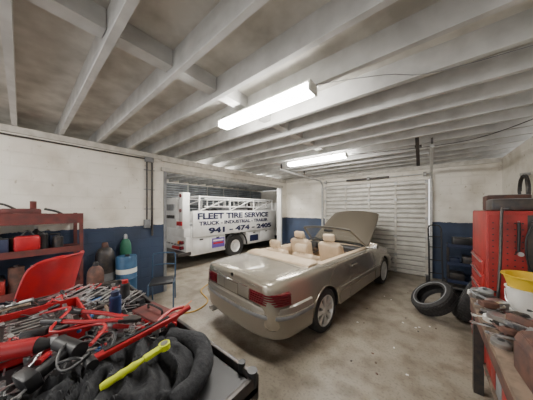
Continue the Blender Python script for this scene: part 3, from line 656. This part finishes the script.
o.tube(P,.011,DSTEEL,n=2); o.box((XR-.052,5.2,2.37),(.1,.06,.04),GALV); o.tube([(XR-.06,5.0,2.0),(XR-.06,4.95,1.6),(XR-.08,5.05,1.3),(XR-.06,4.9,1.0),(XR-.08,4.9,.4),(XR-.1,4.8,.015),(XR-.3,4.7,.015)],.010,DSTEEL)
o.done()
o=Obj('pry_bar'); o.tube([(.50,2.86,.9),(.53,2.93,1.3),(.55,2.99,1.76),(.57,2.99,1.80),(.60,2.96,1.80)],.012,DSTEEL); o.done()
o=Obj('white_bucket'); M=Matrix.Translation((.635,2.62,.901)); o.lathe([(0,0),(.11,0),(.13,.24),(.138,.24),(.138,.25),(.125,.25),(.105,.01),(0,.01)],WHTP,M,30)
o.tube([(-.135,0,.22),(-.14,-.08,.14),(-.08,-.13,.07),(.08,-.14,.07),(.14,-.08,.14),(.135,0,.22)],.004,STEEL,M=M); o.done()
o=Obj('yellow_wash_basin'); M=Matrix.Translation((.635,2.62,1.152))
o.lathe([(0,.0),(.12,0),(.145,.09),(.158,.095),(.158,.105),(.14,.10),(.115,.012),(0,.012)],YEL,M,32); o.done()
o=Obj('rusty_tool_chest'); M=T(.60,1.62,.901,rz=4)
o.box((0,0,.08),(.44,.34,.16),BROWN,M,bev=.012); o.prism([(-.22,0),(.22,0),(.20,.05),(.12,.075),(-.12,.075),(-.20,.05)],.34,BROWN,M@Matrix.Translation((0,0,.165))@Matrix.Rotation(rad(90),4,'X'),bev=.006)
o.tube([(-.09,0,.24),(-.08,0,.28),(.08,0,.28),(.09,0,.24)],.008,DSTEEL,M=M)
for s in (-1,1): o.box((s*.12,-.176,.155),(.03,.012,.05),STEEL,M,bev=.003)
o.done()
o=Obj('spare_parts_pile')
for i in range(190):
    x=R.uniform(.36,.95); y=R.uniform(1.87,2.84); k=R.random(); m=R.choice([DSTEEL,BROWN,GREY,STEEL,REDC,BLACK,GREY,WHTP,STEEL]); z=.902+(R.random()*.13 if i>50 else 0)
    if abs(x-.635)<.17 and abs(y-2.62)<.17: continue
    if k<.35: o.box((x,y,z+.03),(R.uniform(.05,.16),R.uniform(.04,.1),R.uniform(.03,.06)),m,bev=.006,rz=R.uniform(0,180),rx=R.uniform(-15,15))
    elif k<.6: o.lathe([(.02,0),(.05,0),(.05,.03),(.03,.04),(.02,.04),(.02,0)],m,T(x,y,z,rx=R.uniform(-20,20),s=R.uniform(.6,1.3)),18)
    elif k<.8: wrench(o,T(x,y,z+.02,rz=R.uniform(0,360)),R.uniform(.15,.28),m)
    elif k<.92: o.tube([(x,y,z+.02),(x+R.uniform(-.1,.1),y+.06,z+.05),(x+R.uniform(-.1,.1),y+.14,z+.02)],.01,m)
    else: can(o,x,y,.902,.033,R.uniform(.08,.16),m)
o.done()
def tyre(name,M):
    o=Obj(name); r,w=.325,.22
    o.lathe([(.215,-w*.42),(.24,-w*.5),(.285,-w*.5),(.315,-w*.42),(r,-w*.3),(r,w*.3),(.315,w*.42),(.285,w*.5),(.24,w*.5),(.215,w*.42),(.225,w*.36),(.27,w*.40),(.30,w*.28),(.30,-w*.28),(.27,-w*.40),(.225,-w*.36),(.215,-w*.42)],RUB,M,48)
    for k in range(40):
        a=k*2*math.pi/40
        for s in (-1,1): o.box((r+.001,0,s*w*.19),(.012,.036,.055),RUB,M@Matrix.Rotation(a,4,'Z'),rx=s*18)
    o.lathe([(.245,w*.501),(.26,w*.508),(.262,w*.501)],GREY,M,40); o.done()
tyre('car_tyre',T(.05,4.45,.285,rz=212,ry=40)); tyre('car_tyre',T(.50,4.55,.325,rz=170,ry=68)); tyre('car_tyre',T(.50,5.25,.111))
o=Obj('utility_cart'); M=T(.62,6.3,0)
for z in (.16,.55,.95): o.box((0,0,z),(.62,.42,.03),NAVY,M,bev=.006); o.box((0,-.21,z+.03),(.62,.012,.07),NAVY,M)
for sx in (-1,1):
    for sy in (-1,1): o.cyl((sx*.29,sy*.19,.08),(sx*.29,sy*.19,1.0),.015,DSTEEL,M=M); o.cyl((sx*.29-.015,sy*.19,.05),(sx*.29+.015,sy*.19,.05),.05,RUB,M=M)
o.tube([(.31,-.19,.95),(.38,-.19,1.05),(.38,.19,1.05),(.31,.19,.95)],.012,DSTEEL,M=M,smooth=False)
o.box((-.05,0,1.06),(.34,.28,.19),BLACK,M,bev=.02); o.box((.1,0,.66),(.3,.3,.18),DSTEEL,M,bev=.02); o.box((-.15,0,.27),(.26,.3,.18),DSTEEL,M,bev=.02); o.box((-.18,-.02,.63),(.18,.2,.12),NAVY,M,bev=.02); o.done()
o=Obj('hand_truck'); M=T(.12,6.1,0,rx=-8,rz=8)
for s in (-1,1): o.cyl((s*.12,0,.05),(s*.12,0,1.35),.018,BLACK,M=M); o.cyl((s*.13,.05,.11),(s*.17,.05,.11),.11,RUB,M=M)
for z in (.3,.6,.9,1.15): o.cyl((-.12,0,z),(.12,0,z),.012,BLACK,M=M)
o.tube([(-.12,0,1.33),(-.08,.04,1.42),(.08,.04,1.42),(.12,0,1.33)],.016,BLACK,M=M); o.box((0,-.1,.045),(.3,.22,.01),DSTEEL,M); o.done()
o=Obj('floor_air_hose'); o.tube([(-3.5,1.5,.012),(-3.2,1.9,.012),(-3.35,2.3,.012),(-3.9,2.5,.012),(-4.1,3.0,.012),(-3.7,3.3,.012),(-3.3,3.0,.012),(-3.2,3.6,.012),(-3.9,4.2,.012),(-4.6,4.6,.012)],.012,mat('hose_yellow',(.50,.30,.05),.6)); o.done()
o=Obj('extension_cord'); o.tube([(-1.4,1.05,.008),(-1.9,1.3,.008),(-2.6,1.2,.008),(-3.2,1.45,.008),(-3.6,2.1,.008)],.007,ORNG); o.done()
o=Obj('floor_debris')
for i in range(26):
    x=R.uniform(-1.0,-.1); y=R.uniform(2.2,6.0); m=R.choice([DSTEEL,BROWN,PAPER,WOOD])
    o.prism([(.0,.0),(.02,.004),(.026,.018),(.01,.024),(-.006,.012)],.004,m,T(x if i%2 else R.uniform(-1,.2),y if x>-.95 else 1.5,.003,rz=R.uniform(0,360)))
o.done()

# ---------------------------------------------------------------- world + camera
w=bpy.data.worlds.new('world'); bpy.context.scene.world=w; w.use_nodes=True
bg=w.node_tree.nodes['Background']; bg.inputs[0].default_value=(1,.985,.96,1); bg.inputs[1].default_value=1.9
cam=bpy.data.cameras.new('camera'); co=bpy.data.objects.new('camera',cam); bpy.context.collection.objects.link(co)
cam.sensor_width=36; cam.lens=200/533*36; cam.shift_y=9/533; cam.clip_start=.02
co.location=(0,0,1.8); co.rotation_euler=(rad(90),0,rad(39.2))
bpy.context.scene.camera=co
